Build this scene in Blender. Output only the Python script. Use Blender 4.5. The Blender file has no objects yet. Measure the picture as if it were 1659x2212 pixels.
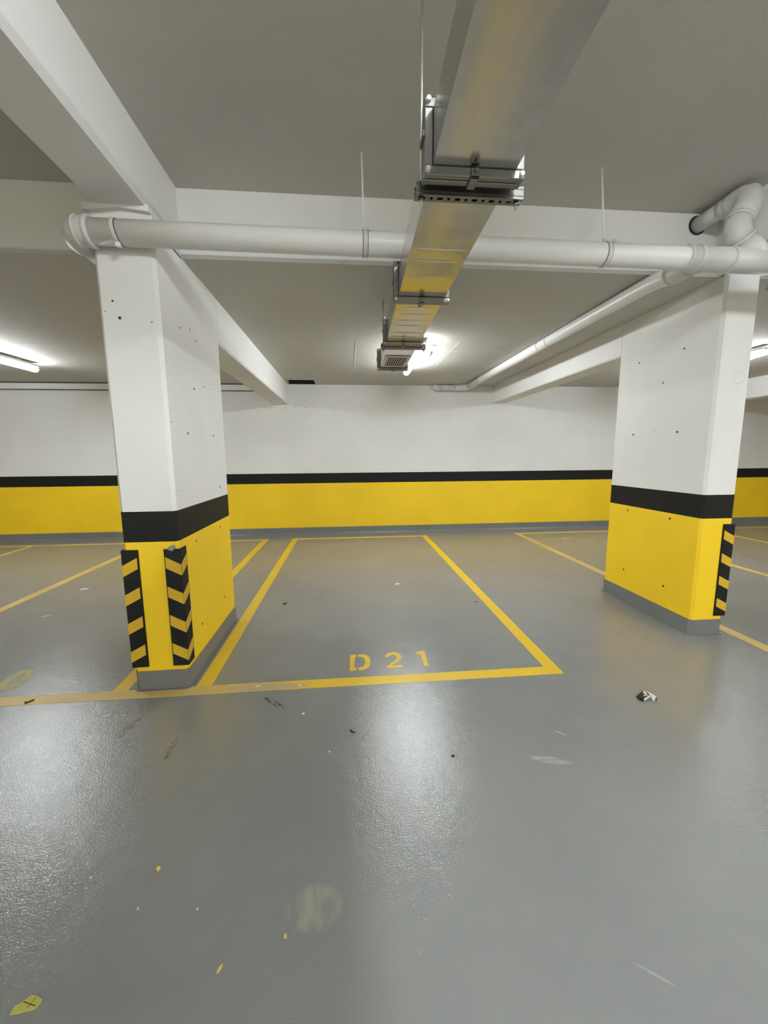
import bpy, math, random
from mathutils import Vector, Matrix

random.seed(7)
sc = bpy.context.scene
COL = sc.collection

# ---------------------------------------------------------------- camera
cam_d = bpy.data.cameras.new('camera')
cam = bpy.data.objects.new('camera', cam_d)
COL.objects.link(cam)
cam_d.sensor_fit = 'VERTICAL'
cam_d.sensor_height = 24.0
cam_d.lens = 9.37332
cam_d.clip_start = 0.02
RT = Vector((0.9958049, -0.0912088, -0.0073178))
UP = Vector((0.0200922, 0.1399381, 0.9899564))
FW = Vector((0.0892687, 0.9859504, -0.1411837))
m = Matrix.Identity(4)
for i in range(3):
    m[i][0], m[i][1], m[i][2] = RT[i], UP[i], -FW[i]
m[2][3] = 1.5331
cam.matrix_world = m
sc.camera = cam

# ---------------------------------------------------------------- world, exposure
w = bpy.data.worlds.new('world')
sc.world = w
w.use_nodes = True
w.node_tree.nodes['Background'].inputs[0].default_value = (0.5, 0.5, 0.5, 1)
w.node_tree.nodes['Background'].inputs[1].default_value = 0.02
sc.view_settings.view_transform = 'Standard'
sc.view_settings.look = 'None'
sc.view_settings.gamma = 1.0
sc.view_settings.use_curve_mapping = False
sc.view_settings.exposure = -0.06
LAMP = 96.0          # emission strength of the tubes over the bays
LANE = 235.0         # emission strength of the lane tubes, raised to brighten the pillar fronts
REAR = 380.0         # row of tubes behind the viewpoint, boosted to light the left pillar
LAMP_COL = (0.93, 0.985, 1.015)

# ---------------------------------------------------------------- room measures
ZN, ZF = 3.27, 2.85          # ceiling over the lane / over the bays
YS, YW, YB = 3.0, 7.854, -7.0
XL, XR = -9.5, 11.0
Z_YEL, Z_BLK, Z_BASE = 1.0, 1.194, 0.134

# ---------------------------------------------------------------- node helpers
class NT:
    def __init__(s, name):
        s.m = bpy.data.materials.new(name)
        s.m.use_nodes = True
        s.t = s.m.node_tree
        s.b = s.t.nodes['Principled BSDF']
        s.pos = None
    def n(s, typ, **kw):
        nd = s.t.nodes.new(typ)
        for k, v in kw.items():
            setattr(nd, k, v)
        return nd
    def link(s, a, b):
        s.t.links.new(a, b)
    def P(s):
        if s.pos is None:
            s.pos = s.n('ShaderNodeNewGeometry').outputs['Position']
        return s.pos
    def val(s, sock, v):
        if isinstance(v, (int, float)):
            sock.default_value = v
        elif isinstance(v, (tuple, list)):
            sock.default_value = v
        else:
            s.link(v, sock)
    def math(s, op, a, b=0.0, clamp=False):
        nd = s.n('ShaderNodeMath', operation=op, use_clamp=clamp)
        s.val(nd.inputs[0], a); s.val(nd.inputs[1], b)
        return nd.outputs[0]
    def noise(s, scale, detail=2.0, rough=0.5, vec=None, dist=0.0):
        nd = s.n('ShaderNodeTexNoise')
        nd.inputs['Scale'].default_value = scale
        nd.inputs['Detail'].default_value = detail
        nd.inputs['Roughness'].default_value = rough
        nd.inputs['Distortion'].default_value = dist
        s.link(vec if vec is not None else s.P(), nd.inputs['Vector'])
        return nd.outputs['Fac']
    def ramp(s, fac, a, b, lo=0.0, hi=1.0):
        nd = s.n('ShaderNodeMapRange')
        nd.interpolation_type = 'SMOOTHSTEP'
        s.val(nd.inputs[0], fac)
        for i, v in enumerate((a, b, lo, hi)):
            nd.inputs[i + 1].default_value = v
        return nd.outputs[0]
    def mix(s, fac, a, b):
        nd = s.n('ShaderNodeMix', data_type='RGBA')
        s.val(nd.inputs[0], fac)
        for sock, v in ((nd.inputs[6], a), (nd.inputs[7], b)):
            s.val(sock, (*v, 1) if isinstance(v, tuple) and len(v) == 3 else v)
        return nd.outputs[2]
    def bump(s, h, strength, dist, prev=None):
        nd = s.n('ShaderNodeBump')
        nd.inputs['Strength'].default_value = strength
        nd.inputs['Distance'].default_value = dist
        s.link(h, nd.inputs['Height'])
        if prev is not None:
            s.link(prev, nd.inputs['Normal'])
        return nd.outputs[0]
    def out(s, col, rough, metal=0.0, normal=None, spec=None):
        s.val(s.b.inputs['Base Color'], (*col, 1) if isinstance(col, tuple) else col)
        s.val(s.b.inputs['Roughness'], rough)
        s.val(s.b.inputs['Metallic'], metal)
        if spec is not None:
            s.b.inputs['Specular IOR Level'].default_value = spec
        if normal is not None:
            s.link(normal, s.b.inputs['Normal'])
        return s.m
    def streaks(s, sx, sy):
        nd = s.n('ShaderNodeVectorMath', operation='MULTIPLY')
        s.link(s.P(), nd.inputs[0])
        nd.inputs[1].default_value = (sx, sy, 1.0)
        return nd.outputs[0]
    def blob(s, cx, cy, rx, ry, ang):
        """soft elliptical mark on the floor plane: 1 inside, 0 outside"""
        sep = s.n('ShaderNodeSeparateXYZ')
        s.link(s.P(), sep.inputs[0])
        dx = s.math('SUBTRACT', sep.outputs[0], cx)
        dy = s.math('SUBTRACT', sep.outputs[1], cy)
        c, sn = math.cos(ang), math.sin(ang)
        u = s.math('DIVIDE', s.math('ADD', s.math('MULTIPLY', dx, c), s.math('MULTIPLY', dy, sn)), rx)
        v = s.math('DIVIDE', s.math('SUBTRACT', s.math('MULTIPLY', dy, c), s.math('MULTIPLY', dx, sn)), ry)
        d = s.math('ADD', s.math('MULTIPLY', u, u), s.math('MULTIPLY', v, v))
        return s.ramp(d, 0.35, 1.0, 1.0, 0.0)

M = {}
def paint(name, col, rough=0.5, var=0.06, bscale=90.0, bstr=0.12, bdist=0.002, spec=0.4):
    t = NT(name)
    f = t.ramp(t.noise(1.3, 4.0, 0.6), 0.3, 0.7)
    dark = tuple(c * (1 - var) for c in col)
    c = t.mix(f, dark, col)
    nb = t.bump(t.noise(bscale, 3.0, 0.6), bstr, bdist)
    M[name] = t.out(c, rough, 0.0, nb, spec)
paint('white_paint', (0.84, 0.83, 0.805), 0.6, 0.05, 60.0, 0.10, 0.003, 0.3)
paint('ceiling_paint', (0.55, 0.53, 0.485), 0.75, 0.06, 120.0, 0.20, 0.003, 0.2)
paint('yellow_paint', (1.0, 0.665, 0.018), 0.6, 0.07, 45.0, 0.06, 0.003)
paint('black_paint', (0.012, 0.012, 0.011), 0.6, 0.1, 50.0, 0.05, 0.002, 0.2)
paint('grey_paint', (0.20, 0.203, 0.20), 0.4, 0.15, 30.0, 0.15, 0.004)
paint('line_yellow', (0.92, 0.62, 0.04), 0.38, 0.12, 160.0, 0.10, 0.001)
paint('line_faded', (0.78, 0.56, 0.18), 0.4, 0.2, 160.0, 0.10, 0.001)
paint('line_ghost', (0.47, 0.44, 0.12), 0.4, 0.3, 60.0, 0.10, 0.001)
paint('pvc', (0.80, 0.795, 0.77), 0.34, 0.05, 14.0, 0.05, 0.004)
paint('pvc_fitting', (0.64, 0.635, 0.61), 0.45, 0.12, 25.0, 0.10, 0.004)
paint('rubber', (0.012, 0.012, 0.012), 0.6, 0.3, 80.0, 0.25, 0.002, 0.25)
paint('reflector_yellow', (0.75, 0.48, 0.03), 0.35, 0.15, 60.0, 0.05, 0.001)
paint('zinc_gap_dark', (0.10, 0.10, 0.098), 0.5, 0.2, 90.0, 0.05, 0.001)  # dark zinc, also the painted shade in the trunking gaps
paint('hole_shade', (0.035, 0.033, 0.03), 0.8, 0.2)  # near-black that stands for the shade inside holes and recesses
paint('plaster_grey', (0.40, 0.39, 0.37), 0.85, 0.3, 40, 0.4, 0.006)
paint('housing_white', (0.72, 0.72, 0.70), 0.5, 0.03)
paint('housing_beige', (0.22, 0.215, 0.195), 0.5, 0.03)
paint('plastic_white', (0.85, 0.85, 0.82), 0.45, 0.02)
paint('plastic_black', (0.015, 0.015, 0.014), 0.3, 0.1)
paint('clip_silver', (0.86, 0.86, 0.80), 0.25, 0.2, 40, 0.3, 0.003)
paint('chip_yellow', (0.80, 0.62, 0.16), 0.6, 0.2, 200, 0.3, 0.002)
paint('chip_white', (0.80, 0.79, 0.72), 0.7, 0.2, 200, 0.3, 0.002)
paint('scrap_yellow', (0.62, 0.57, 0.13), 0.6, 0.15, 300, 0.3, 0.001)
paint('ink_olive', (0.13, 0.12, 0.01), 0.6, 0.1)

def metal(name, col, rough, var=0.12):
    t = NT(name)
    n1 = t.ramp(t.noise(5.0, 4.0, 0.65), 0.3, 0.7)
    c = t.mix(n1, tuple(x * (1 - var) for x in col), col)
    r = t.math('ADD', rough, t.math('MULTIPLY', n1, 0.06))
    nb = t.bump(t.noise(3.0, 1.0), 0.06, 0.02)
    M[name] = t.out(c, r, 1.0, nb)
metal('galvanised', (0.64, 0.635, 0.61), 0.17)
metal('steel', (0.26, 0.26, 0.25), 0.33)
metal('bright_zinc', (0.88, 0.88, 0.87), 0.25)
metal('chrome', (0.93, 0.92, 0.88), 0.12)

def floor_material():
    t = NT('floor_epoxy')
    big = t.ramp(t.noise(0.7, 4.0, 0.6), 0.3, 0.7)
    c = t.mix(big, (0.240, 0.245, 0.243), (0.280, 0.282, 0.274))
    # dusty tan film
    dust = t.math('MULTIPLY', t.ramp(t.noise(0.45, 3.0, 0.55), 0.48, 0.75), 0.35)
    c = t.mix(dust, c, (0.31, 0.298, 0.262))
    # small specks
    spk = t.ramp(t.noise(95.0, 2.0, 0.5), 0.70, 0.78)
    c = t.mix(t.math('MULTIPLY', spk, 0.30), c, (0.18, 0.18, 0.17))
    fibre = t.noise(60.0, 3.0, 0.6)
    streak = t.noise(38.0, 4.0, 0.7, dist=1.5)
    def mark(cx, cy, rx, ry, ang, col, amt, lo, hi, src):
        nonlocal c
        k = t.math('MULTIPLY', t.blob(cx, cy, rx, ry, ang), t.ramp(src, lo, hi))
        c = t.mix(t.math('MULTIPLY', k, amt), c, col)
    pale, dark, white = (0.38, 0.375, 0.29), (0.04, 0.037, 0.033), (0.56, 0.56, 0.55)
    mark(-0.142, 1.185, 0.105, 0.085, 0.0, pale, 0.85, 0.28, 0.66, t.noise(1.0, 3.0, 0.6, vec=t.streaks(26.0, 7.0)))
    mark(-1.278, 2.195, 0.035, 0.13, -0.25, dark, 1.0, 0.44, 0.56, streak)
    mark(-1.235, 2.10, 0.10, 0.012, 0.2, dark, 0.8, 0.45, 0.58, streak)
    mark(-0.960, 2.02, 0.025, 0.10, 0.1, dark, 0.95, 0.46, 0.58, streak)
    mark(-0.485, 2.365, 0.12, 0.025, -0.73, dark, 0.95, 0.46, 0.58, streak)
    mark(-0.30, 2.30, 0.03, 0.02, 0.0, dark, 0.6, 0.48, 0.60, streak)
    mark(0.997, 1.740, 0.115, 0.026, -0.30, white, 0.60, 0.25, 0.75, t.noise(1.0, 3.0, 0.6, vec=t.streaks(9.0, 60.0)))
    mark(1.147, 1.927, 0.04, 0.006, -0.75, white, 0.5, 0.2, 0.5, fibre)
    mark(0.88, 0.905, 0.06, 0.006, -0.65, white, 0.35, 0.2, 0.7, fibre)
    mark(0.30, 1.27, 0.03, 0.008, -0.2, pale, 0.6, 0.2, 0.6, fibre)
    mark(1.45, 1.80, 0.05, 0.008, 0.0, (0.2, 0.2, 0.19), 0.5, 0.3, 0.6, fibre)
    mark(0.62, 1.99, 0.07, 0.008, 0.15, (0.18, 0.18, 0.18), 0.6, 0.3, 0.6, fibre)
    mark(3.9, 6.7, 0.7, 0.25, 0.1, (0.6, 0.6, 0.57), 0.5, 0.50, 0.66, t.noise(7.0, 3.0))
    # tan dusty zone by the pillar, browner patch towards the right pillar
    mark(-0.80, 2.15, 0.75, 0.45, 0.0, (0.32, 0.312, 0.285), 0.5, 0.25, 0.75, t.noise(3.0, 4.0))
    mark(2.2, 2.6, 0.9, 0.7, 0.3, (0.32, 0.298, 0.262), 0.4, 0.25, 0.8, t.noise(2.0, 3.0))
    mark(-1.05, 1.62, 0.22, 0.012, 0.75, (0.2, 0.2, 0.19), 0.55, 0.3, 0.6, fibre)
    # gritty orange-peel relief and slow waves of the hand-poured coat
    h1 = t.noise(135.0, 2.0, 0.6)
    h2 = t.noise(9.0, 3.0, 0.6)
    nb = t.bump(h2, 0.10, 0.02)
    nb = t.bump(h1, 0.60, 0.0022, nb)
    r = t.math('ADD', 0.11, t.math('MULTIPLY', t.noise(2.0, 3.0), 0.10))
    M['floor_epoxy'] = t.out(c, r, 0.0, nb, 0.85)
floor_material()

def emit(name, col, s):
    mt = bpy.data.materials.new(name)
    mt.use_nodes = True
    b = mt.node_tree.nodes['Principled BSDF']
    b.inputs['Base Color'].default_value = (0.8, 0.8, 0.8, 1)
    b.inputs['Emission Color'].default_value = (*col, 1)
    b.inputs['Emission Strength'].default_value = s
    M[name] = mt
emit('tube_light', LAMP_COL, LAMP)
emit('lane_light', LAMP_COL, LANE)
emit('rear_light', LAMP_COL, REAR)

t = NT('clear_film')
t.b.inputs['Alpha'].default_value = 0.28
M['clear_film'] = t.out((0.75, 0.72, 0.6), 0.15)

# ---------------------------------------------------------------- mesh helpers
ORG = {}
class MB:
    def __init__(s):
        s.v = []; s.f = []; s.sm = []
    def add(s, vs, fs, smooth=False):
        o = len(s.v)
        s.v += [Vector(p) for p in vs]
        for f in fs:
            s.f.append([i + o for i in f]); s.sm.append(smooth)
        return s
    def box(s, x0, x1, y0, y1, z0, z1, shear=0.0):
        vs = [(x, y, z) for z in (z0, z1) for y in (y0, y1) for x in (x0, x1)]
        vs = [(x + shear * y, y, z) for x, y, z in vs]
        return s.add(vs, [(0, 2, 3, 1), (4, 5, 7, 6), (0, 1, 5, 4), (2, 6, 7, 3), (0, 4, 6, 2), (1, 3, 7, 5)])
    def prism(s, poly, z0, z1, axis='z'):
        n = len(poly)
        if axis == 'z':
            lo = [(a, b, z0) for a, b in poly]; hi = [(a, b, z1) for a, b in poly]
        elif axis == 'y':
            lo = [(a, z0, b) for a, b in poly]; hi = [(a, z1, b) for a, b in poly]
        else:
            lo = [(z0, a, b) for a, b in poly]; hi = [(z1, a, b) for a, b in poly]
        fs = [tuple(range(n))[::-1], tuple(range(n, 2 * n))]
        fs += [(i, (i + 1) % n, n + (i + 1) % n, n + i) for i in range(n)]
        return s.add(lo + hi, fs)
    def tube(s, pts, r, n=24, cap=True):
        pts = [Vector(p) for p in pts]
        rs = r if isinstance(r, (list, tuple)) else [r] * len(pts)
        tang = []
        for i in range(len(pts)):
            a = pts[max(i - 1, 0)]; b = pts[min(i + 1, len(pts) - 1)]
            tang.append((b - a).normalized())
        ref = Vector((0, 0, 1)) if abs(tang[0].z) < 0.9 else Vector((1, 0, 0))
        u = (ref - tang[0] * ref.dot(tang[0])).normalized()
        vs = []
        for p, tg, rr in zip(pts, tang, rs):
            u = (u - tg * u.dot(tg)).normalized()
            v = tg.cross(u)
            for k in range(n):
                a = 2 * math.pi * k / n
                vs.append(p + (u * math.cos(a) + v * math.sin(a)) * rr)
        fs = []
        for i in range(len(pts) - 1):
            for k in range(n):
                fs.append((i * n + k, i * n + (k + 1) % n, (i + 1) * n + (k + 1) % n, (i + 1) * n + k))
        s.add(vs, fs, True)
        if cap:
            o = len(s.v) - len(vs)
            s.f.append([o + k for k in range(n)][::-1]); s.sm.append(False)
            o2 = o + (len(pts) - 1) * n
            s.f.append([o2 + k for k in range(n)]); s.sm.append(False)
        return s
    def ring(s, p, d, r, half, lip=0.0, n=28):
        """collar around a pipe: rounded band of outer radius r"""
        p = Vector(p); d = Vector(d).normalized()
        pts = [p - d * half, p - d * half * 0.7, p + d * half * 0.7, p + d * half]
        return s.tube(pts, [r - lip, r, r, r - lip], n)
    def build(s, name, mat, parent=None, label=None, smooth_angle=None):
        o0 = ORG.get(parent.name, Vector()) if parent else Vector()
        me = bpy.data.meshes.new(name)
        me.from_pydata([tuple(p - o0) for p in s.v], [], s.f)
        me.polygons.foreach_set('use_smooth', s.sm)
        me.materials.append(M[mat])
        me.validate(); me.update()
        import bmesh
        bm = bmesh.new(); bm.from_mesh(me)
        bmesh.ops.recalc_face_normals(bm, faces=bm.faces)
        bm.to_mesh(me); bm.free()
        ob = bpy.data.objects.new(name, me)
        COL.objects.link(ob)
        if parent:
            ob.parent = parent
            ORG[ob.name] = o0
        if label:
            ob['label'] = label
        return ob

def bevel(o, w=0.004, seg=2):
    b = o.modifiers.new('bevel', 'BEVEL')
    b.width = w; b.segments = seg; b.limit_method = 'ANGLE'; b.angle_limit = math.radians(40)
    return o
def tag(o, label, cat, group=None):
    o['label'] = label; o['category'] = cat
    if group:
        o['group'] = group
    return o
def thing(name, label, cat, loc, group=None):
    o = bpy.data.objects.new(name, None)
    o.empty_display_size = 0.1
    o.location = loc
    COL.objects.link(o)
    ORG[o.name] = Vector(loc)
    return tag(o, label, cat, group)
def struct(o):
    o['kind'] = 'structure'
    return o
def arc(c, a, b, n=8):
    """quarter-turn points about centre c from c+a to c+b"""
    c, a, b = Vector(c), Vector(a), Vector(b)
    return [c + a * math.cos(math.pi / 2 * i / n) + b * math.sin(math.pi / 2 * i / n) for i in range(n + 1)]

# ================================================================ SETTING
struct(MB().box(XL, XR, YB, YW, -0.2, 0.0).build('floor', 'floor_epoxy'))

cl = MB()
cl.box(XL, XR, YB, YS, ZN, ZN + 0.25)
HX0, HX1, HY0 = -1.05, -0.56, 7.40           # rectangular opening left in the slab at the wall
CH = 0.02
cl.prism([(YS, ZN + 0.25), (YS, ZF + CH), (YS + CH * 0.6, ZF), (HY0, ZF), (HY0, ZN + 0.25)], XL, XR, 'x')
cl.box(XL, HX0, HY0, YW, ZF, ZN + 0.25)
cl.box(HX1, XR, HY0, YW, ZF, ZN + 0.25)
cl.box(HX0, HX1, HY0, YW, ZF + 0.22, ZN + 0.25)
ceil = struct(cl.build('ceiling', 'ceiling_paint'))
MB().box(HX0, HX1, YW - 0.012, YW, ZF + 0.004, ZF + 0.22).build('recess_shade', 'hole_shade', ceil)  # dark sheet added so the recess looks shaded inside
for x0, x1, y0, y1 in ((0.128, 0.136, 4.9, 6.6), (1.345, 1.352, 4.85, 6.1), (-5.2, -3.4, 5.295, 5.302), (0.9, 2.1, 5.28, 5.286)):
    MB().box(x0, x1, y0, y1, ZF - 0.0015, ZF).build('ceiling_seam', 'white_paint', ceil)
# painted face of the step between the two ceiling heights
struct(MB().box(XL, XR, YS - 0.004, YS, ZF + CH, ZN).build('trim_1', 'white_paint'))
struct(MB().box(XL, -1.375, YS - 0.016, YS - 0.004, ZF + CH + 0.002, 3.012).build('trim_2', 'white_paint'))

def wall(name, x0, x1, y0, y1, nx, ny, ztop):
    """slab with the painted black and yellow dado on its inner face (normal nx,ny)"""
    o = struct(MB().box(x0, x1, y0, y1, -0.2, ztop).build(name, 'white_paint'))
    t = 0.003
    def band(za, zb_, nm, mt, tt=t):
        if ny:
            ya, yb = (y0 - tt, y0) if ny < 0 else (y1, y1 + tt)
            b = MB().box(x0, x1, ya, yb, za, zb_)
        else:
            xa, xb = (x0 - tt, x0) if nx < 0 else (x1, x1 + tt)
            b = MB().box(xa, xb, y0, y1, za, zb_)
        return b.build(nm, mt, o)
    band(Z_BASE, Z_YEL, 'yellow_band', 'yellow_paint')
    band(Z_YEL, Z_BLK, 'black_band', 'black_paint')
    return o
wb = wall('wall_back', XL, XR, YW, YW + 0.2, 0, -1, ZN + 0.25)
wall('wall_left', XL - 0.2, XL, YB, YW, 1, 0, ZN + 0.25)
wall('wall_right', XR, XR + 0.2, YB, YW, -1, 0, ZN + 0.25)
wall('wall_front', XL, XR, YB - 0.2, YB, 0, 1, ZN + 0.25)
struct(MB().prism([(YW, 0), (YW, Z_BASE), (YW - 0.008, Z_BASE), (YW - 0.010, 0.03), (YW - 0.03, 0.0)], XL, XR, 'x').build('baseboard_back', 'grey_paint'))
# patched spot and plaster chips on the back wall
MB().tube([(0.026, YW - 0.003, 0.358), (0.026, YW - 0.0045, 0.358)], [0.05, 0.046], 28).build('patched_hole', 'yellow_paint', wb)
for x, z in ((-1.488, 2.422), (-1.404, 2.424), (-1.327, 2.423), (-1.139, 2.423), (-0.959, 2.441), (-0.77, 2.425)):
    MB().prism([(x - .018, z - .004), (x + .014, z - .008), (x + .02, z + .005), (x - .006, z + .008)], YW - 0.0015, YW, 'y').build('plaster_chip', 'plaster_grey', wb)

# ================================================================ BEAMS
def beam_near(x0, x1, label):
    c = 0.028
    o = MB().prism([(x0, ZN), (x0, 2.925 + c), (x0 + c * .8, 2.925), (x1 - c * .8, 2.925), (x1, 2.925 + c), (x1, ZN)], YB, YS - 0.004, 'y').build('ceiling_beam', 'white_paint')
    tag(o, label, 'beam')
beam_near(-1.385, -1.079, 'white concrete beam overhead leading to the top of the left pillar')
beam_near(2.775, 3.16, 'white concrete beam at the right edge above the pipe bend')
beam_near(-6.9, -6.55, 'white lane beam far out on the left')
beam_near(7.2, 7.55, 'white lane beam far out on the right')
# unseen beams added to keep rear tube light off the high surfaces
for x0, x1, wd in ((XL, -6.9, 'left end'), (-6.55, -1.385, 'left part'), (-1.079, 2.775, 'middle'), (3.16, 7.2, 'right part'), (7.55, XR, 'right end')):
    tag(MB().box(x0, x1, -2.95, -2.60, 2.93, ZN).build('light_block_beam', 'white_paint'), 'added unseen beam over the lane blocking rear lamp light, ' + wd, 'beam')
def beam_far(x0, x1, y0, zb, label):
    c = 0.014
    o = MB().prism([(x0, ZF), (x0, zb + c), (x0 + c, zb), (x1 - c, zb), (x1, zb + c), (x1, ZF)], y0, YW, 'y').build('ceiling_beam', 'white_paint')
    tag(o, label, 'beam')
beam_far(-1.385, -1.079, 3.711, 2.49, 'white concrete beam from the left pillar back to the wall')
beam_far(2.863, 3.15, 4.113, 2.53, 'white concrete beam from the right pillar back to the wall')
beam_far(7.25, 7.55, YS, 2.50, 'white beam seen past the right edge of the right pillar')
beam_far(-6.9, -6.55, YS, 2.49, 'white bay beam far out on the left')

# ================================================================ PILLARS
def pillar(label, x0, x1, y0, y1, holes, cap):
    t = thing('pillar', label, 'pillar', ((x0 + x1) / 2, (y0 + y1) / 2, 0))
    c = 0.020
    def oct_(e=0.0, cc=c):
        a, b, p, q = x0 - e, x1 + e, y0 - e, y1 + e
        k = 0.004                     # the rear edges are crisp
        return [(a + cc, p), (b - cc, p), (b, p + cc), (b, q - k), (b - k, q), (a + k, q), (a, q - k), (a, p + cc)]
    MB().prism(oct_(), Z_BLK, ZF, 'z').build('shaft', 'white_paint', t)
    MB().prism(oct_(0.0008), Z_YEL, Z_BLK, 'z').build('black_band', 'black_paint', t)
    MB().prism(oct_(0.0008), Z_BASE, Z_YEL, 'z').build('yellow_band', 'yellow_paint', t)
    MB().prism(oct_(0.007, 0.03), 0.0, Z_BASE, 'z').build('plinth', 'grey_paint', t)
    # messy sealing bead where the plinth meets the floor
    MB().prism(oct_(0.022, 0.035), 0.0, 0.006, 'z').build('sealing_bead', 'grey_paint', t)
    if cap:
        b = MB()
        b.prism([(x0 - 0.018, 2.93), (x0 - 0.018, 2.893), (x0 + 0.02, 2.893), ((x0 + x1) / 2, 2.912), (x1 - 0.03, 2.898), (x1 - 0.001, 2.893), (x1 - 0.001, 2.93)], y0 - 0.030, YS - 0.006, 'y')
        b.box(x0, x1, y0, YS - 0.006, ZF - 0.01, 2.93)
        b.build('head_joint', 'white_paint', t)
    else:
        MB().box(x0, x1, y0, YS - 0.006, ZF, 2.925).build('head_joint', 'white_paint', t)
    for face, p, q, r in holes:
        if face == 'f':
            a, d = (p, y0 + 0.002, q), (p, y0 - 0.0012, q)
        elif face == 'r':
            a, d = (x1 - 0.002, p, q), (x1 + 0.0012, p, q)
        else:
            a, d = (x0 + 0.002, p, q), (x0 - 0.0012, p, q)
        MB().tube([a, d], r, 8).build('tie_hole', 'hole_shade', t)  # flat disc, its dark colour stands for the shade in the hole
    return t
hl = [('f', -1.334, 2.428, .006), ('f', -1.381, 2.369, .003), ('f', -1.303, 2.335, .009), ('f', -1.126, 2.316, .004)]
hl += [('r', y, z, r) for y, z, r in ((2.885, 2.371, .006), (3.066, 2.413, .006), (3.169, 2.363, .006), (3.064, 2.011, .009), (3.27, 2.057, .006), (3.437, 2.106, .006),
       (2.892, 1.689, .009), (3.422, 1.699, .009), (2.645, 1.745, .004), (3.502, 1.278, .010), (2.881, 1.039, .004), (2.896, 0.939, .009), (3.434, 0.947, .010), (2.66, 1.32, .004), (3.433, 0.33, .010), (2.892, 0.321, .010))]
pL = pillar('yellow and white pillar left of bay D21 with two striped corner guards', -1.4156, -1.0792, 2.598, 3.710, hl, True)
hr = [('l', y, z, r) for y, z, r in ((3.302, 2.407, .009), (3.83, 2.405, .008), (3.505, 2.161, .008), (3.835, 1.716, .010), (3.561, 1.736, .004), (3.293, 1.713, .010),
      (3.828, 0.953, .010), (3.284, 0.952, .011), (3.82, 0.327, .010), (3.285, 0.325, .011))]
pR = pillar('yellow and white pillar at the right with one striped corner guard', 2.863, 3.149, 2.9645, 4.112, hr, False)
MB().tube([(3.054, 2.9647, 2.112), (3.054, 2.9630, 2.112)], [0.05, 0.046], 28).build('patched_hole', 'white_paint', pR)

# ---------------------------------------------------------------- corner guards
def corner_guard(label, cx, cy, sx, dirt=False):
    """L of rubber wrapped on the front corner (cx,cy); side leg on the sx side"""
    Z0, Z1, L, T = 0.166, 0.952, 0.105, 0.012
    t = thing('corner_guard', label, 'corner guard', (cx, cy, Z0), 'striped rubber corner guards on the pillars')
    ox, oy = cx + sx * T, cy - T
    fx = cx - sx * (L - T)
    poly = [(ox, oy + 0.004), (ox - sx * 0.004, oy), (fx + sx * 0.006, oy), (fx, cy - 0.002), (cx + sx * 0.002, cy - 0.002), (cx + sx * 0.002, cy + L - T), (ox - sx * 0.003, cy + L - T), (ox, cy + L - T - 0.006)]
    bevel(MB().prism(poly, Z0, Z1, 'z').build('rubber_profile', 'rubber', t), 0.0025, 2)
    e = 0.0008
    for k in range(4):
        zt = 0.902 - k * 0.1925       # upper end of the stripe, at the free edge
        zb = zt - 0.050
        w_ = 0.0725
        x_in, x_out = cx - sx * 0.083, ox - sx * 0.002
        MB().add([(x_in, oy - e, zt), (x_out, oy - e, zb), (x_out, oy - e, zb - w_), (x_in, oy - e, zt - w_),
                  (x_in, oy + e, zt), (x_out, oy + e, zb), (x_out, oy + e, zb - w_), (x_in, oy + e, zt - w_)],
                 [(0, 1, 2, 3), (7, 6, 5, 4), (0, 4, 5, 1), (1, 5, 6, 2), (2, 6, 7, 3), (3, 7, 4, 0)]).build('reflective_stripe', 'reflector_yellow', t)
        y_in, y_out = oy + 0.002, cy + 0.081
        a, b = ox + sx * e, ox - sx * e
        MB().add([(a, y_in, zb), (a, y_out, zt), (a, y_out, zt - w_), (a, y_in, zb - w_),
                  (b, y_in, zb), (b, y_out, zt), (b, y_out, zt - w_), (b, y_in, zb - w_)],
                 [(0, 1, 2, 3), (7, 6, 5, 4), (0, 4, 5, 1), (1, 5, 6, 2), (2, 6, 7, 3), (3, 7, 4, 0)]).build('reflective_stripe', 'reflector_yellow', t)
    return t
corner_guard('black and yellow corner guard on the outer left edge of the left pillar', -1.4156, 2.598, -1)
g = corner_guard('black and yellow chevron corner guard facing us on the left pillar', -1.0792, 2.598, 1)
gb = MB()
for x, y, z, r in ((-1.118, 2.585, 0.958, .016), (-1.103, 2.583, 0.968, .013), (-1.135, 2.588, 0.955, .010)):
    n = 8
    gb.tube([(x, y, z - r), (x, y, z - r * .6), (x, y, z), (x, y, z + r * .7), (x, y, z + r)], [r * .5, r * .9, r, r * .7, r * .15], n)
gb.build('adhesive_lump', 'plaster_grey', g)
corner_guard('black and yellow corner guard on the right pillar', 3.149, 2.9645, 1)

# ================================================================ FLOOR MARKINGS
LT = 0.0016
W = 0.10
def strip(x0, x1, y0, y1, name, mat, parent):
    return MB().box(x0, x1, y0, y1, 0.0, LT).build(name, mat, parent)
Y0, Y1 = 2.504, 7.44
d21 = thing('parking_bay_outline', 'bright yellow painted outline of parking bay D21', 'floor marking', (0.225, Y0, 0))
MB().prism([(-0.83, Y0), (1.491, Y0), (1.491 - W, Y0 + W), (-0.83, Y0 + W)], 0, LT).build('front_line', 'line_yellow', d21)
MB().prism([(1.491, Y0), (1.491, Y1), (1.491 - W, Y1 - W), (1.491 - W, Y0 + W)], 0, LT).build('side_line', 'line_yellow', d21)
MB().prism([(-1.04, Y0 + W), (-1.04 + W, Y0 + W), (-1.04 + W, Y1 - W), (-1.04, Y1)], 0, LT).build('side_line', 'line_yellow', d21)
MB().prism([(-1.04, Y1), (-1.04 + W, Y1 - W), (1.491 - W, Y1 - W), (1.491, Y1)], 0, LT).build('back_line', 'line_yellow', d21)

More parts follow.
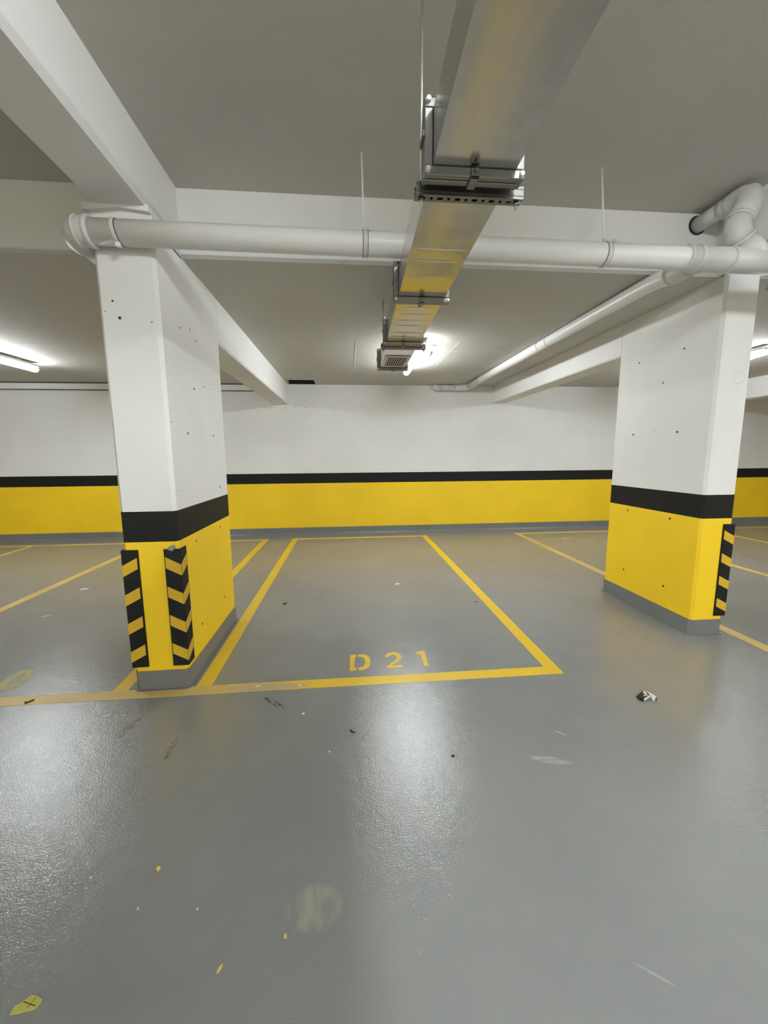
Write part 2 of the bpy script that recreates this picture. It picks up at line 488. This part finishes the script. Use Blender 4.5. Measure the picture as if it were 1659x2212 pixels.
lb = thing('parking_bay_outline', 'paler yellow bay lines on the floor left of the left pillar', 'floor marking', (-3.5, Y0, 0))
strip(XL + .3, -0.83, Y0, Y0 + W, 'front_line', 'line_faded', lb)
strip(-1.575, -1.475, Y0 + W, Y1 - W, 'side_line', 'line_yellow', lb)
strip(-3.59, -3.49, Y0 + W, Y1 - W, 'side_line', 'line_faded', lb)
strip(-5.555, -5.455, Y0 + W, Y1 - W, 'side_line', 'line_faded', lb)
strip(-7.55, -7.45, Y0 + W, Y1 - W, 'side_line', 'line_faded', lb)
strip(XL + .3, -1.475, Y1 - W, Y1, 'back_line', 'line_faded', lb)
rb = thing('parking_bay_outline', 'pale yellow bay lines on the floor behind the right pillar', 'floor marking', (5.2, Y0, 0))
strip(3.215, XR - .3, Y0, Y0 + W, 'front_line', 'line_faded', rb)
MB().prism([(3.215, Y0 + W), (3.315, Y0 + W), (3.315, Y1 - W), (3.215, Y1)], 0, LT).build('side_line', 'line_faded', rb)
for x in (5.18, 7.08, 9.05):
    strip(x, x + W, Y0 + W, Y1 - W, 'side_line', 'line_faded', rb)
MB().prism([(3.215, Y1), (3.315, Y1 - W), (XR - .3, Y1 - W), (XR - .3, Y1)], 0, LT).build('back_line', 'line_faded', rb)

num = thing('bay_number', 'stencilled yellow D 2 1 painted on the floor inside the bay', 'floor marking', (0.29, 2.8, 0))
D1 = [(-0.009, 2.919), (0.04, 2.925), (0.04, 2.89), (0.028, 2.881), (0.023, 2.736), (0.038, 2.728), (0.036, 2.697), (-0.011, 2.691)]
D2 = [(0.055, 2.923), (0.094, 2.923), (0.122, 2.905), (0.139, 2.87), (0.144, 2.816), (0.139, 2.768), (0.123, 2.723), (0.097, 2.701), (0.068, 2.695), (0.051, 2.698), (0.052, 2.731), (0.072, 2.733), (0.091, 2.748), (0.102, 2.783), (0.104, 2.832), (0.097, 2.866), (0.079, 2.886), (0.054, 2.891)]
T2 = [(0.261, 2.864), (0.268, 2.899), (0.29, 2.927), (0.327, 2.936), (0.36, 2.925), (0.38, 2.895), (0.384, 2.856), (0.372, 2.819), (0.345, 2.784), (0.309, 2.748), (0.291, 2.733), (0.382, 2.734), (0.369, 2.702), (0.258, 2.701), (0.26, 2.722), (0.29, 2.761), (0.327, 2.805), (0.346, 2.838), (0.347, 2.869), (0.334, 2.889), (0.315, 2.891), (0.295, 2.875), (0.288, 2.859)]
T1 = [(0.507, 2.904), (0.53, 2.927), (0.573, 2.935), (0.576, 2.922), (0.566, 2.704), (0.533, 2.7), (0.535, 2.876), (0.51, 2.882)]
b = MB(); b.prism(D1, 0, LT); b.prism(D2, 0, LT); b.build('letter', 'line_yellow', num)
MB().prism(T2, 0, LT).build('digit', 'line_yellow', num)
MB().prism(T1, 0, LT).build('digit', 'line_yellow', num)
# ghost of an older painted ring in the neighbouring bay
ro = [(-2.40, 2.76), (-2.41, 2.86), (-2.385, 2.945), (-2.31, 2.955), (-2.245, 2.86), (-2.24, 2.75), (-2.285, 2.685), (-2.355, 2.70)]
ri = [(-2.345, 2.78), (-2.35, 2.85), (-2.338, 2.895), (-2.322, 2.905), (-2.305, 2.85), (-2.303, 2.77), (-2.315, 2.745), (-2.335, 2.745)]
n = len(ro)
ring = MB().add([(x, y, 0) for x, y in ro] + [(x, y, 0) for x, y in ri] + [(x, y, LT) for x, y in ro] + [(x, y, LT) for x, y in ri],
    [(2 * n + i, 2 * n + (i + 1) % n, 3 * n + (i + 1) % n, 3 * n + i) for i in range(n)] + [(i, (i + 1) % n, 2 * n + (i + 1) % n, 2 * n + i) for i in range(n)]
    + [(n + i, 3 * n + i, 3 * n + (i + 1) % n, n + (i + 1) % n) for i in range(n)])
tag(ring.build('painted_ring', 'line_ghost'), 'faded greenish yellow painted oval near the left edge of the floor', 'floor marking')

# ================================================================ PIPES
PY = 2.52
def pz(x):
    return 2.7555 - 0.0075 * (x + 1.3) / 1.5
mp = thing('drain_pipe', 'long white drain pipe running across in front of both pillars', 'pipe', (0.6, PY, 2.69))
R_ = 0.066
MB().tube([(x, PY, pz(x)) for x in (-1.385, 0.0, 1.2, 2.2, 4.6)], R_, 32).build('pipe_run', 'pvc', mp)
RB = 0.095
zc = pz(-1.4)
XE = -1.385 - RB
MB().tube([(-1.36, PY, zc)] + [tuple(p) for p in arc((XE + RB - 0.0, PY + RB, zc), (0, -RB, 0), (-RB, 0, 0), 10)] + [(XE, PY + RB + 0.03, zc)], 0.0735, 28).build('elbow', 'pvc_fitting', mp)
MB().tube([(XE, PY + RB, zc), (XE, YW - 0.12, zc)], 0.064, 24).build('pipe_run', 'pvc', mp)
for x, r, h in ((-1.372, 0.081, 0.014), (-1.462 + 0.03, 0.079, 0.006)):
    MB().ring((x, PY, zc), (1, 0, 0), r, h, 0.005).build('socket_ring', 'pvc_fitting', mp)
MB().tube([(2.14, PY, pz(2.2)), (2.78, PY, pz(2.5))], 0.0715, 32).build('wye_body', 'pvc_fitting', mp)
for x, r, h in ((2.135, 0.0765, 0.008), (2.205, 0.080, 0.013), (2.425, 0.079, 0.009), (2.79, 0.082, 0.014)):
    MB().ring((x, PY, pz(x)), (1, 0, 0), r, h, 0.005).build('socket_ring', 'pvc_fitting', mp)

ct = thing('cable_tie', 'white cable tie strapped around the pipe in front of the left pillar', 'cable tie', (-1.232, PY, pz(-1.232)))
MB().ring((-1.232, PY, pz(-1.232)), (1, 0, 0.12), 0.0705, 0.011, 0.002).build('strap', 'pvc_fitting', ct)
MB().ring((-1.2185, PY, pz(-1.2185)), (1, 0, 0.12), 0.0675, 0.003, 0.0005).build('strap_edge', 'zinc_gap_dark', ct)
bevel(MB().box(-1.232, -1.208, PY - 0.044, PY - 0.022, pz(-1.23) - 0.088, pz(-1.23) - 0.064).build('buckle', 'plastic_white', ct), 0.003)

def pipe_hanger(x, label):
    z = pz(x)
    t = thing('pipe_hanger', label, 'pipe hanger', (x, PY, z), 'threaded rods carrying the long pipe')
    MB().ring((x, PY, z), (1, 0, 0), R_ + 0.0045, 0.013, 0.001).build('clamp_band', 'pvc_fitting', t)
    for s in (-1, 1):
        MB().ring((x + s * 0.014, PY, z), (1, 0, 0), R_ + 0.002, 0.0022, 0.0005).build('band_edge', 'zinc_gap_dark', t)
    MB().tube([(x - 0.006, PY + 0.005, z + R_), (x - 0.012, 2.585, ZN)], 0.0052, 10).build('rod', 'plastic_white', t)
    MB().tube([(x - 0.006, PY + 0.004, z + R_ + 0.002), (x - 0.006, PY + 0.004, z + R_ + 0.022)], 0.011, 6).build('nut', 'pvc_fitting', t)
    MB().tube([(x + 0.012, PY - 0.055, z + 0.052), (x + 0.030, PY - 0.060, z + 0.055)], 0.008, 6).build('bolt', 'pvc_fitting', t)
pipe_hanger(0.130, 'rod and band holding the long pipe just left of the duct')
pipe_hanger(1.600, 'rod and band holding the long pipe between duct and right pillar')

# branch along the right beam
bp = thing('branch_pipe', 'white branch pipe running back under the ceiling beside the right beam', 'pipe', (2.23, 5.0, 2.69))
bx, bz, br = 2.290, 2.790, 0.056
RB2 = 0.16
pts = [(bx - 0.03, PY + 0.07, bz - 0.045), (bx - 0.02, PY + 0.20, bz - 0.040), (bx - 0.012, 3.0, bz - 0.010), (bx, 3.6, bz), (bx, 5.0, bz), (bx, 7.56, bz)]
MB().tube(pts, br, 28).build('pipe_run', 'pvc', bp)
el = arc((bx - RB2, 7.56, bz), (RB2, 0, 0), (0, RB2, 0), 10)
MB().tube([(bx, 7.50, bz)] + [tuple(p) for p in el] + [(bx - RB2 - 0.06, 7.72, bz)], 0.060, 24).build('elbow', 'pvc_fitting', bp)
MB().tube([(bx - RB2, 7.72, bz), (1.78, 7.72, bz)], br, 24).build('pipe_run', 'pvc_fitting', bp)
MB().tube([(1.80, 7.72, bz), (1.72, 7.72, bz), (1.68, 7.72, bz + 0.012), (1.645, 7.72, ZF - 0.02)], 0.059, 24).build('elbow', 'pvc_fitting', bp)
MB().tube([(bx - 0.05, PY + 0.03, bz - 0.048), (bx - 0.036, PY + 0.10, bz - 0.048), (bx - 0.024, PY + 0.20, bz - 0.040), (bx - 0.018, PY + 0.28, bz - 0.030)], [0.066, 0.067, 0.067, 0.064], 24).build('branch_socket', 'pvc_fitting', bp)
MB().ring((bx - 0.018, PY + 0.265, bz - 0.031), (0, 1, 0.08), 0.071, 0.012, 0.004).build('socket_ring', 'pvc_fitting', bp)
for y in (4.75, 6.80):
    MB().ring((bx, y, bz), (0, 1, 0), 0.0605, 0.010, 0.003).build('socket_ring', 'pvc_fitting', bp)
for x in (1.80, 1.92, 2.05):
    MB().ring((x, 7.72, bz), (1, 0, 0), 0.0625, 0.008, 0.003).build('socket_ring', 'pvc_fitting', bp)
for y, wd in ((3.25, 'nearest the long pipe'), (4.55, 'halfway along the beam'), (6.27, 'furthest back near the wall')):
    t = thing('pipe_strap', 'thin strap around the branch pipe, ' + wd, 'pipe strap', (bx, y, bz), 'straps of the branch pipe')
    MB().ring((bx, y, bz), (0, 1, 0), 0.0575, 0.007, 0.001).build('band', 'pvc_fitting', t)
    MB().ring((bx, y - 0.009, bz), (0, 1, 0), 0.0565, 0.0025, 0.0005).build('band_edge', 'zinc_gap_dark', t)
    MB().tube([(bx, y, bz + 0.05), (bx, y, ZF)], 0.006, 8).build('rod', 'steel', t)

# trap pipe at the top right
tp = thing('trap_pipe', 'grey white bent pipe dropping from the ceiling step into the long pipe at the right', 'pipe', (2.6, 2.6, 2.8))
MB().tube([(2.606, YS - 0.006, 3.192), (2.612, 2.70, 3.190)], 0.0535, 24).build('stub', 'pvc_fitting', tp)
MB().tube([(2.610, 2.80, 3.188), (2.612, 2.72, 3.188)], 0.061, 24).build('socket', 'pvc_fitting', tp)
MB().tube([(2.612, 2.78, 3.188), (2.614, 2.71, 3.188), (2.613, 2.655, 3.180), (2.604, 2.605, 3.155), (2.582, 2.572, 3.112), (2.548, 2.555, 3.055), (2.512, 2.551, 3.000)], [.060, .066, .071, .074, .074, .073, .072], 28).build('elbow', 'pvc_fitting', tp)
MB().ring((2.506, 2.550, 2.992), (-0.45, -0.05, -0.9), 0.0785, 0.010, 0.004).build('socket_ring', 'pvc_fitting', tp)
MB().tube([(2.512, 2.551, 3.000), (2.494, 2.548, 2.960), (2.490, 2.545, 2.928), (2.500, 2.540, 2.895), (2.524, 2.535, 2.865)], [.070, .072, .073, .072, .070], 28).build('elbow', 'pvc_fitting', tp)
MB().ring((2.522, 2.535, 2.868), (0.62, -0.05, -0.75), 0.0785, 0.010, 0.004).build('socket_ring', 'pvc_fitting', tp)
MB().tube([(2.524, 2.535, 2.865), (2.660, 2.524, 2.745)], 0.070, 24).build('wye_arm', 'pvc_fitting', tp)
MB().ring((2.606, YS - 0.006, 3.192), (0, 1, 0), 0.066, 0.002, 0.0).build('wall_opening', 'hole_shade', tp)

cb = MB()
cb.tube([(3.20, 2.96, 2.90), (3.195, 2.95, 2.84), (3.205, 2.95, 2.79), (3.19, 2.955, 2.75)], 0.011, 8)
tag(cb.build('foam_strand', 'plaster_grey'), 'ragged grey strand hanging by the top right corner of the right pillar', 'strand')

# trunking on the back wall
tk = thing('cable_trunking', 'white cable trunking along the top of the back wall on the left', 'trunking', (-5.0, YW - 0.05, 2.73))
bevel(MB().box(XL + .02, -1.60, YW - 0.06, YW - 0.001, 2.728, 2.828).build('channel', 'white_paint', tk), 0.004)
MB().box(XL + .02, -1.60, YW - 0.056, YW - 0.001, 2.716, 2.727).build('lower_gap_shade', 'zinc_gap_dark', tk)  # dark strip painted as the shade line below the channel
MB().box(XL + .02, -1.60, YW - 0.050, YW - 0.001, 2.829, 2.849).build('upper_gap_shade', 'zinc_gap_dark', tk)  # dark strip painted as the shade in the gap to the ceiling

# ================================================================ AIR DUCT
SH = 0.0245
DX0, DW, DZ0, DZ1 = 0.270, 0.288, 2.494, 2.663
dt = thing('air_duct', 'galvanised rectangular air duct hung lengthwise under the ceiling', 'duct', (0.45, 1.0, DZ0))
joints = [-6.31, -5.19, -4.07, -2.96, -1.84, -0.73, 0.385, 1.493, 2.612, 3.596, 4.621]
crease = {1.493: [(2.022, -0.0016), (2.13, 0.0022), (2.3, -0.003)],
          2.612: [(2.68, .0012), (2.777, .0022), (2.908, .003), (3.032, .003), (3.147, .0028), (3.319, .0032), (3.431, .0024)]}
for a, b_ in zip(joints[:-1], joints[1:]):
    prof = [(a, 0.0)] + ([(a + 0.3, 0.0015), ((a + b_) / 2, 0.002), (b_ - 0.3, 0.0015)] if a not in crease else []) + crease.get(a, []) + [(b_, 0.0)]
    # turn each crease into a narrow fold: facets between creases lie at slightly different pitch
    fine = []
    for i, (y, d) in enumerate(prof):
        if a in crease and 0 < i < len(prof) - 1:
            fine += [(y - 0.012, d), (y, -d * 0.35), (y + 0.012, d * 0.2)]
        else:
            fine.append((y, d))
    vs, fs = [], []
    for y, d in fine:
        x0 = DX0 + SH * y
        xs = [x0, x0 + DW * .25, x0 + DW / 2, x0 + DW * .75, x0 + DW]
        ds = [0, d * 0.75, d, d * 0.75, 0]
        vs += [(x, y, DZ0 + dd) for x, dd in zip(xs, ds)] + [(x0 + DW, y, DZ1), (x0, y, DZ1)]
    k = 7
    for i in range(len(fine) - 1):
        for j in range(k):
            fs.append((i * k + j, i * k + (j + 1) % k, (i + 1) * k + (j + 1) % k, (i + 1) * k + j))
    fs += [tuple(range(k))[::-1], tuple(range((len(fine) - 1) * k, len(fine) * k))]
    MB().add(vs, fs).build('duct_section', 'galvanised', dt)
def flange(y):
    x0, x1 = DX0 + SH * y, DX0 + SH * y + DW
    h = 0.030
    b = MB()
    for s in (-1, 1):
        ya, yb = (y - 0.026, y - 0.003) if s < 0 else (y + 0.003, y + 0.026)
        b.box(x0 - h, x1 + h, ya, yb, DZ0 - h, DZ0 - 0.0005)
        b.box(x0 - h, x1 + h, ya, yb, DZ1 + 0.0005, DZ1 + h)
        b.box(x0 - h, x0 - 0.0005, ya, yb, DZ0 - 0.0005, DZ1 + 0.0005)
        b.box(x1 + 0.0005, x1 + h, ya, yb, DZ0 - 0.0005, DZ1 + 0.0005)
    f = bevel(b.build('flange', 'steel', dt), 0.003, 1)
    MB().box(x0 - h + 0.004, x1 + h - 0.004, y - 0.003, y + 0.003, DZ0 - h + 0.008, DZ0 - 0.001).build('gasket', 'zinc_gap_dark', f)
    xm = (x0 + x1) / 2
    c = MB().box(xm - 0.014, xm + 0.014, y - 0.034, y + 0.034, DZ0 - h - 0.008, DZ0 - h - 0.001)
    c.box(xm - 0.014, xm + 0.014, y - 0.034, y - 0.0265, DZ0 - h - 0.008, DZ0 - 0.006)
    c.box(xm - 0.014, xm + 0.014, y + 0.0265, y + 0.034, DZ0 - h - 0.008, DZ0 - 0.006)
    c.tube([(xm, y - 0.034, DZ0 - 0.018), (xm, y - 0.046, DZ0 - 0.018)], 0.006, 6)
    bevel(c.build('clamp', 'steel', f), 0.0015, 1)
    for x, z in ((x0 - 0.018, DZ0 - 0.018), (x1 + 0.018, DZ0 - 0.018), (x0 - 0.018, DZ1 + 0.018), (x1 + 0.018, DZ1 + 0.018)):
        MB().tube([(x, y - 0.040, z), (x, y + 0.040, z)], 0.008, 6).build('corner_bolt', 'bright_zinc', f)
    # side lock on the left face
    MB().box(x0 - h - 0.006, x0 - h - 0.0005, y - 0.032, y + 0.032, 2.575, 2.592).build('clamp', 'steel', f)
for y in joints[1:]:
    flange(y)
# return-air grille under the last section
gx0 = 0.424; gx1 = 0.622; gy0, gy1 = 4.10, 4.50
gr = MB()
for x0, x1, y0, y1 in ((gx0 - .03, gx1 + .03, gy0 - .03, gy0), (gx0 - .03, gx1 + .03, gy1, gy1 + .03), (gx0 - .03, gx0, gy0, gy1), (gx1, gx1 + .03, gy0, gy1)):
    gr.box(x0, x1, y0, y1, DZ0 - 0.008, DZ0 - 0.0004)
gf = bevel(gr.build('grille', 'housing_white', dt), 0.002, 1)
MB().box(gx0, gx1, gy0, gy1, DZ0 - 0.0035, DZ0 - 0.0004).build('grille_shade', 'hole_shade', gf)  # dark plate painted as the shade behind the slats
for i in range(9):
    x = gx0 + (i + 0.5) * (gx1 - gx0) / 9
    MB().add([(x - .003, gy0, DZ0 - .004), (x - .001, gy0, DZ0 - .004), (x + .003, gy0, DZ0 - .008), (x + .001, gy0, DZ0 - .008),
              (x - .003, gy1, DZ0 - .004), (x - .001, gy1, DZ0 - .004), (x + .003, gy1, DZ0 - .008), (x + .001, gy1, DZ0 - .008)],
             [(0, 1, 2, 3), (7, 6, 5, 4), (0, 4, 5, 1), (1, 5, 6, 2), (2, 6, 7, 3), (3, 7, 4, 0)]).build('slat', 'housing_white', gf)

def duct_hanger(y, ztop, label):
    x0 = DX0 + SH * y
    t = thing('duct_hanger', label, 'duct hanger', (x0 + DW / 2, y, DZ0), 'strut hangers carrying the duct')
    xa, xb = x0 - 0.045, x0 + DW + 0.062
    z0, z1 = DZ0 - 0.043, DZ0 - 0.001
    b = MB()
    b.box(xa, xb, y - 0.0205, y - 0.018, z0, z1)
    b.box(xa, xb, y + 0.018, y + 0.0205, z0, z1)
    b.box(xa, xb, y - 0.0225, y - 0.0205, z1 - 0.010, z1 - 0.006)
    b.box(xa, xb, y - 0.0225, y - 0.0205, z0 + 0.010, z0 + 0.014)
    b.box(xa, xb, y - 0.018, y - 0.007, z0, z0 + 0.0025)
    b.box(xa, xb, y + 0.007, y + 0.018, z0, z0 + 0.0025)
    x = xa; k = 0
    while x < xb - 0.02:                       # webs between the slots: long and short slots in turn
        b.box(x, x + 0.017, y - 0.007, y + 0.007, z0, z0 + 0.0025)
        x += 0.017 + (0.020 if k % 2 == 0 else 0.010); k += 1
    b.box(xa, xb, y - 0.018, y - 0.011, z1 - 0.0025, z1)
    b.box(xa, xb, y + 0.011, y + 0.018, z1 - 0.0025, z1)
    b.build('strut_channel', 'steel', t)
    for xr in (xa + 0.022, xb - 0.020):
        r = MB().tube([(xr, y, z0 - 0.025), (xr, y, ztop)], 0.0048, 10).build('threaded_rod', 'bright_zinc', t)
        MB().tube([(xr, y, z0 - 0.010), (xr, y, z0 - 0.001)], 0.010, 6).build('nut', 'steel', r)
        MB().tube([(xr, y, z1 + 0.001), (xr, y, z1 + 0.009)], 0.010, 6).build('nut', 'steel', r)
duct_hanger(1.570, ZN, 'slotted strut with two rods under the duct nearest to us')
duct_hanger(-1.9, ZN, 'slotted strut with two rods under the duct over the lane')
duct_hanger(3.655, ZF, 'slotted strut with two rods under the duct before the grille')

# ================================================================ LAMPS AND SENSORS
def lamp(x, y0, y1, zc, label, shear=SH):
    """tube fitting held a little below the slab by two saddles"""
    ym = (y0 + y1) / 2
    lane = zc == ZN
    hw, hh = (0.024, 0.030) if lane else (0.044, 0.036)
    t = thing('tube_light', label, 'lamp', (x, ym, zc), 'ceiling tube lights')
    xs = x - shear * ym
    MB().box(xs - hw - 0.004, xs + hw + 0.004, y0, y1, zc - 0.056, zc - 0.030, shear).build('batten', 'housing_white', t)
    for yy in (y0 + 0.25, y1 - 0.29):
        MB().box(xs - 0.012, xs + 0.012, yy, yy + 0.04, zc - 0.030, zc, shear).build('saddle', 'housing_white', t)
    n = 16
    prof = [(hw * math.cos(2 * math.pi * (i + .5) / n), -0.092 + hh * math.sin(2 * math.pi * (i + .5) / n)) for i in range(n)]
    vs = [(xs + px + shear * yy, yy, zc + pz_) for yy in (y0 + 0.004, y1 - 0.004) for px, pz_ in prof]
    fs = [tuple(range(n))[::-1], tuple(range(n, 2 * n))] + [(i, (i + 1) % n, n + (i + 1) % n, n + i) for i in range(n)]
    MB().add(vs, fs, True).build('diffuser', ('rear_light' if y0 < -3 else 'lane_light') if lane else 'tube_light', t)
    for yy in (y0, y1 - 0.012):
        xc = xs + shear * yy
        MB().box(xc - hw * .3, xc + hw * .3, yy, yy + 0.012, zc - 0.092 + hh * .5, zc - 0.051).build('end_cap', 'housing_white', t)
lamp(0.900, 4.72, 6.22, ZF, 'lit tube light on the ceiling beside the end of the duct')
lamp(-4.36, 4.72, 6.28, ZF, 'lit tube light at the left edge of the photo')
lamp(5.20, 4.72, 6.22, ZF, 'lit tube light just showing past the right edge of the right pillar')
lamp(0.700, -1.0, 0.5, ZN, 'lane tube light above the viewpoint beside the duct')
lamp(5.20, -1.0, 0.5, ZN, 'lane tube light out of view on the right')
lamp(0.700, -5.6, -4.1, ZN, 'tube light far behind the viewpoint beside the duct')
lamp(-2.00, -5.6, -4.1, ZN, 'added tube light far behind the viewpoint, brightening the left pillar')  # extra tube put in to brighten the left pillar's front
lamp(-4.36, -5.6, -4.1, ZN, 'tube light far behind the viewpoint on the left')
lamp(5.20, -5.6, -4.1, ZN, 'tube light far behind the viewpoint on the right')
def sensor(x, y, z, label):
    t = thing('motion_sensor', label, 'sensor', (x, y, z), 'ceiling motion sensors')
    bevel(MB().box(x - 0.045, x + 0.045, y - 0.04, y + 0.04, z - 0.085, z).build('housing', 'housing_beige', t), 0.006, 2)
    MB().tube([(x, y, z - 0.085), (x, y, z - 0.10), (x, y, z - 0.118), (x, y, z - 0.124)], [0.032, 0.032, 0.024, 0.010], 16).build('lens', 'housing_beige', t)
sensor(1.025, 5.03, ZF, 'small grey sensor box on the ceiling right of the duct light')
sensor(5.30, 5.00, ZF, 'small sensor box on the ceiling seen past the right pillar')

# ================================================================ LITTER ON THE FLOOR
bk = thing('broken_buckle', 'black plastic fragment with a shiny metal clip lying on the floor at the right', 'debris', (1.865, 2.195, 0))
bevel(MB().prism([(1.795, 2.187), (1.793, 2.162), (1.807, 2.143), (1.859, 2.166), (1.886, 2.195), (1.886, 2.232), (1.877, 2.236)], 0.0, 0.016).build('plastic_body', 'plastic_black', bk), 0.004, 2)
for px, py in ((1.857, 2.206), (1.855, 2.190), (1.840, 2.178)):
    MB().prism([(px - .007, py - .003), (px + .003, py - .006), (px + .007, py + .003), (px - .003, py + .006)], 0.016, 0.018).build('shiny_patch', 'clip_silver', bk)
MB().prism([(1.808, 2.143), (1.8436, 2.1598), (1.8742, 2.1746), (1.8713, 2.1647), (1.8436, 2.1519), (1.8051, 2.1321)], 0.012, 0.021).build('clip_bar', 'clip_silver', bk)
MB().prism([(1.8663, 2.221), (1.8772, 2.226), (1.8604, 2.1726), (1.8525, 2.1716), (1.8545, 2.1914)], 0.010, 0.019).build('clip_bar', 'clip_silver', bk)
MB().prism([(1.885, 2.2275), (1.8919, 2.2176), (1.9018, 2.1928), (1.9077, 2.1651), (1.884, 2.1433), (1.8671, 2.1384), (1.8681, 2.1572), (1.885, 2.1711), (1.884, 2.1879), (1.8721, 2.1938)], 0.004, 0.016).build('clip_hook', 'clip_silver', bk)
MB().prism([(1.868, 2.150), (1.902, 2.148), (1.912, 2.166), (1.878, 2.170)], 0.0, 0.0038).build('plastic_stub', 'plastic_black', bk)

sp = thing('paper_scrap', 'flat yellow scrap marked with a cross at the bottom left of the floor', 'scrap', (-0.93, 1.012, 0))
SCRAP = [(-0.965, 0.994), (-0.966, 1.002), (-0.964, 1.013), (-0.953, 1.018), (-0.95, 1.023), (-0.942, 1.028), (-0.935, 1.034), (-0.919, 1.03), (-0.907, 1.025), (-0.897, 1.02), (-0.896, 1.013), (-0.902, 1.001), (-0.911, 0.998), (-0.929, 0.997), (-0.94, 0.995)]
MB().prism(SCRAP, 0, 0.0018).build('sheet', 'scrap_yellow', sp)
def seg(p, q, w_, z0, z1, name, mat, par):
    p, q = Vector(p), Vector(q)
    d = (q - p).normalized(); nrm = Vector((-d.y, d.x)) * w_ / 2
    return MB().prism([tuple(p + nrm), tuple(p - nrm), tuple(q - nrm), tuple(q + nrm)], z0, z1).build(name, mat, par)
seg((-0.948, 1.020), (-0.906, 1.007), 0.0022, 0.0018, 0.0021, 'pen_stroke', 'ink_olive', sp)
seg((-0.919, 1.028), (-0.9275, 1.004), 0.0016, 0.0018, 0.0021, 'pen_stroke', 'ink_olive', sp)

def lump(name, x, y, rx, ry, h, mat, label, cat, group, ang=0.0, seed=0):
    rnd = random.Random(seed)
    n = 9
    vs = []
    for lv, (k, z) in enumerate(((1.0, 0.0), (1.05, 0.35), (0.75, 0.8), (0.3, 1.0))):
        for i in range(n):
            a = 2 * math.pi * i / n
            q = k * (0.8 + 0.4 * rnd.random())
            px, py = rx * q * math.cos(a), ry * q * math.sin(a)
            vs.append((x + px * math.cos(ang) - py * math.sin(ang), y + px * math.sin(ang) + py * math.cos(ang), h * z * (0.85 + 0.3 * rnd.random()) if z else 0.0))
    fs = [(l * n + i, l * n + (i + 1) % n, (l + 1) * n + (i + 1) % n, (l + 1) * n + i) for l in range(3) for i in range(n)]
    fs += [tuple(range(n))[::-1], tuple(range(3 * n, 4 * n))]
    return tag(MB().add(vs, fs).build(name, mat), label, cat, group)
GY = 'yellow chips on the floor'
nb_ = lump('yellow_chip', -0.736, 1.369, .0085, .0080, .011, 'chip_yellow', 'small yellow nugget on the floor between the left pillar and the yellow scrap', 'debris', GY, 0, 3)
lump('yellow_chip', -0.229, 1.108, .0045, .0085, .004, 'chip_yellow', 'small oval yellow chip just below the pale smudge on the floor', 'debris', GY, 0.15, 5)
lump('yellow_chip', -0.414, 1.044, .0055, .0120, .004, 'chip_yellow', 'slim yellow chip nearest the bottom edge of the photo', 'debris', GY, -0.35, 8)
GW = 'tiny pale chips on the floor'
wl = [(-0.971, 1.362, .003, .006, 'tiny pale chip left of the yellow nugget'), (-0.745, 1.238, .003, .006, 'tiny white chip below the yellow nugget'), (-0.541, 1.217, .004, .004, 'tiny white crumb right of the chip below the nugget'),
      (-1.460, 2.345, .020, .010, 'pale curled sliver below the front line at the left pillar'), (-0.293, 2.239, .010, .008, 'pale crumb below the front line right of the dark scuff'),
      (-0.122, 1.911, .005, .005, 'tiny white crumb left of the bright floor reflection'), (0.567, 4.586, .030, .022, 'white crumb in the middle of bay D21'),
      (-3.098, 4.815, .045, .020, 'white sliver on the floor left of the left pillar'), (-2.954, 4.006, .030, .006, 'thin pale splinter on the floor at the far left'),
      (-0.346, 2.543, .014, .012, 'pale chip lying on the front line of bay D21'), (-0.627, 2.561, .020, .008, 'pale sliver on the worn end of the front line')]
for i, (x, y, a, b_, lab) in enumerate(wl):
    lump('pale_chip', x, y, a, b_, 0.4 * min(a, b_) + 0.002, 'chip_white', lab, 'debris', GW, 0.4, 20 + i)
def screw(x, y, ang, L, label):
    t = thing('screw', label, 'screw', (x, y, 0), 'black screws on the floor')
    c, s = math.cos(ang), math.sin(ang)
    r = L * 0.11
    MB().tube([(x - c * L / 2, y - s * L / 2, r), (x + c * L * .35, y + s * L * .35, r), (x + c * L / 2, y + s * L / 2, r)], [r, r, r * .2], 10).build('shank', 'plastic_black', t)
    MB().tube([(x - c * L * .62, y - s * L * .62, r * 1.6), (x - c * L * .48, y - s * L * .48, r * 1.6)], r * 1.6, 10).build('head', 'plastic_black', t)
screw(0.003, 2.047, -0.6, 0.030, 'small black screw left of the bright floor reflection')
screw(-2.030, 2.536, 0.9, 0.045, 'small black screw on the front line at the left edge')
screw(-0.671, 4.087, 0.9, 0.045, 'small black screw inside bay D21 near its left line')
lump('black_crumb', 1.316, 3.919, .010, .010, .006, 'plastic_black', 'tiny black crumb inside bay D21 near its right line', 'debris', 'black crumbs on the floor', 0, 51)
lump('black_crumb', 0.510, 1.818, .008, .010, .005, 'plastic_black', 'tiny dark crumb in the bright floor reflection', 'debris', 'black crumbs on the floor', 0, 52)

FILM = [(-0.82, 2.500), (-0.84, 2.585), (-0.62, 2.600), (-0.42, 2.570), (-0.28, 2.545), (-0.30, 2.520), (-0.50, 2.498)]
tag(MB().prism(FILM, LT + 0.0003, LT + 0.0012).build('plastic_film', 'clear_film'), 'torn clear plastic film stuck on the front line beside the left pillar', 'film')
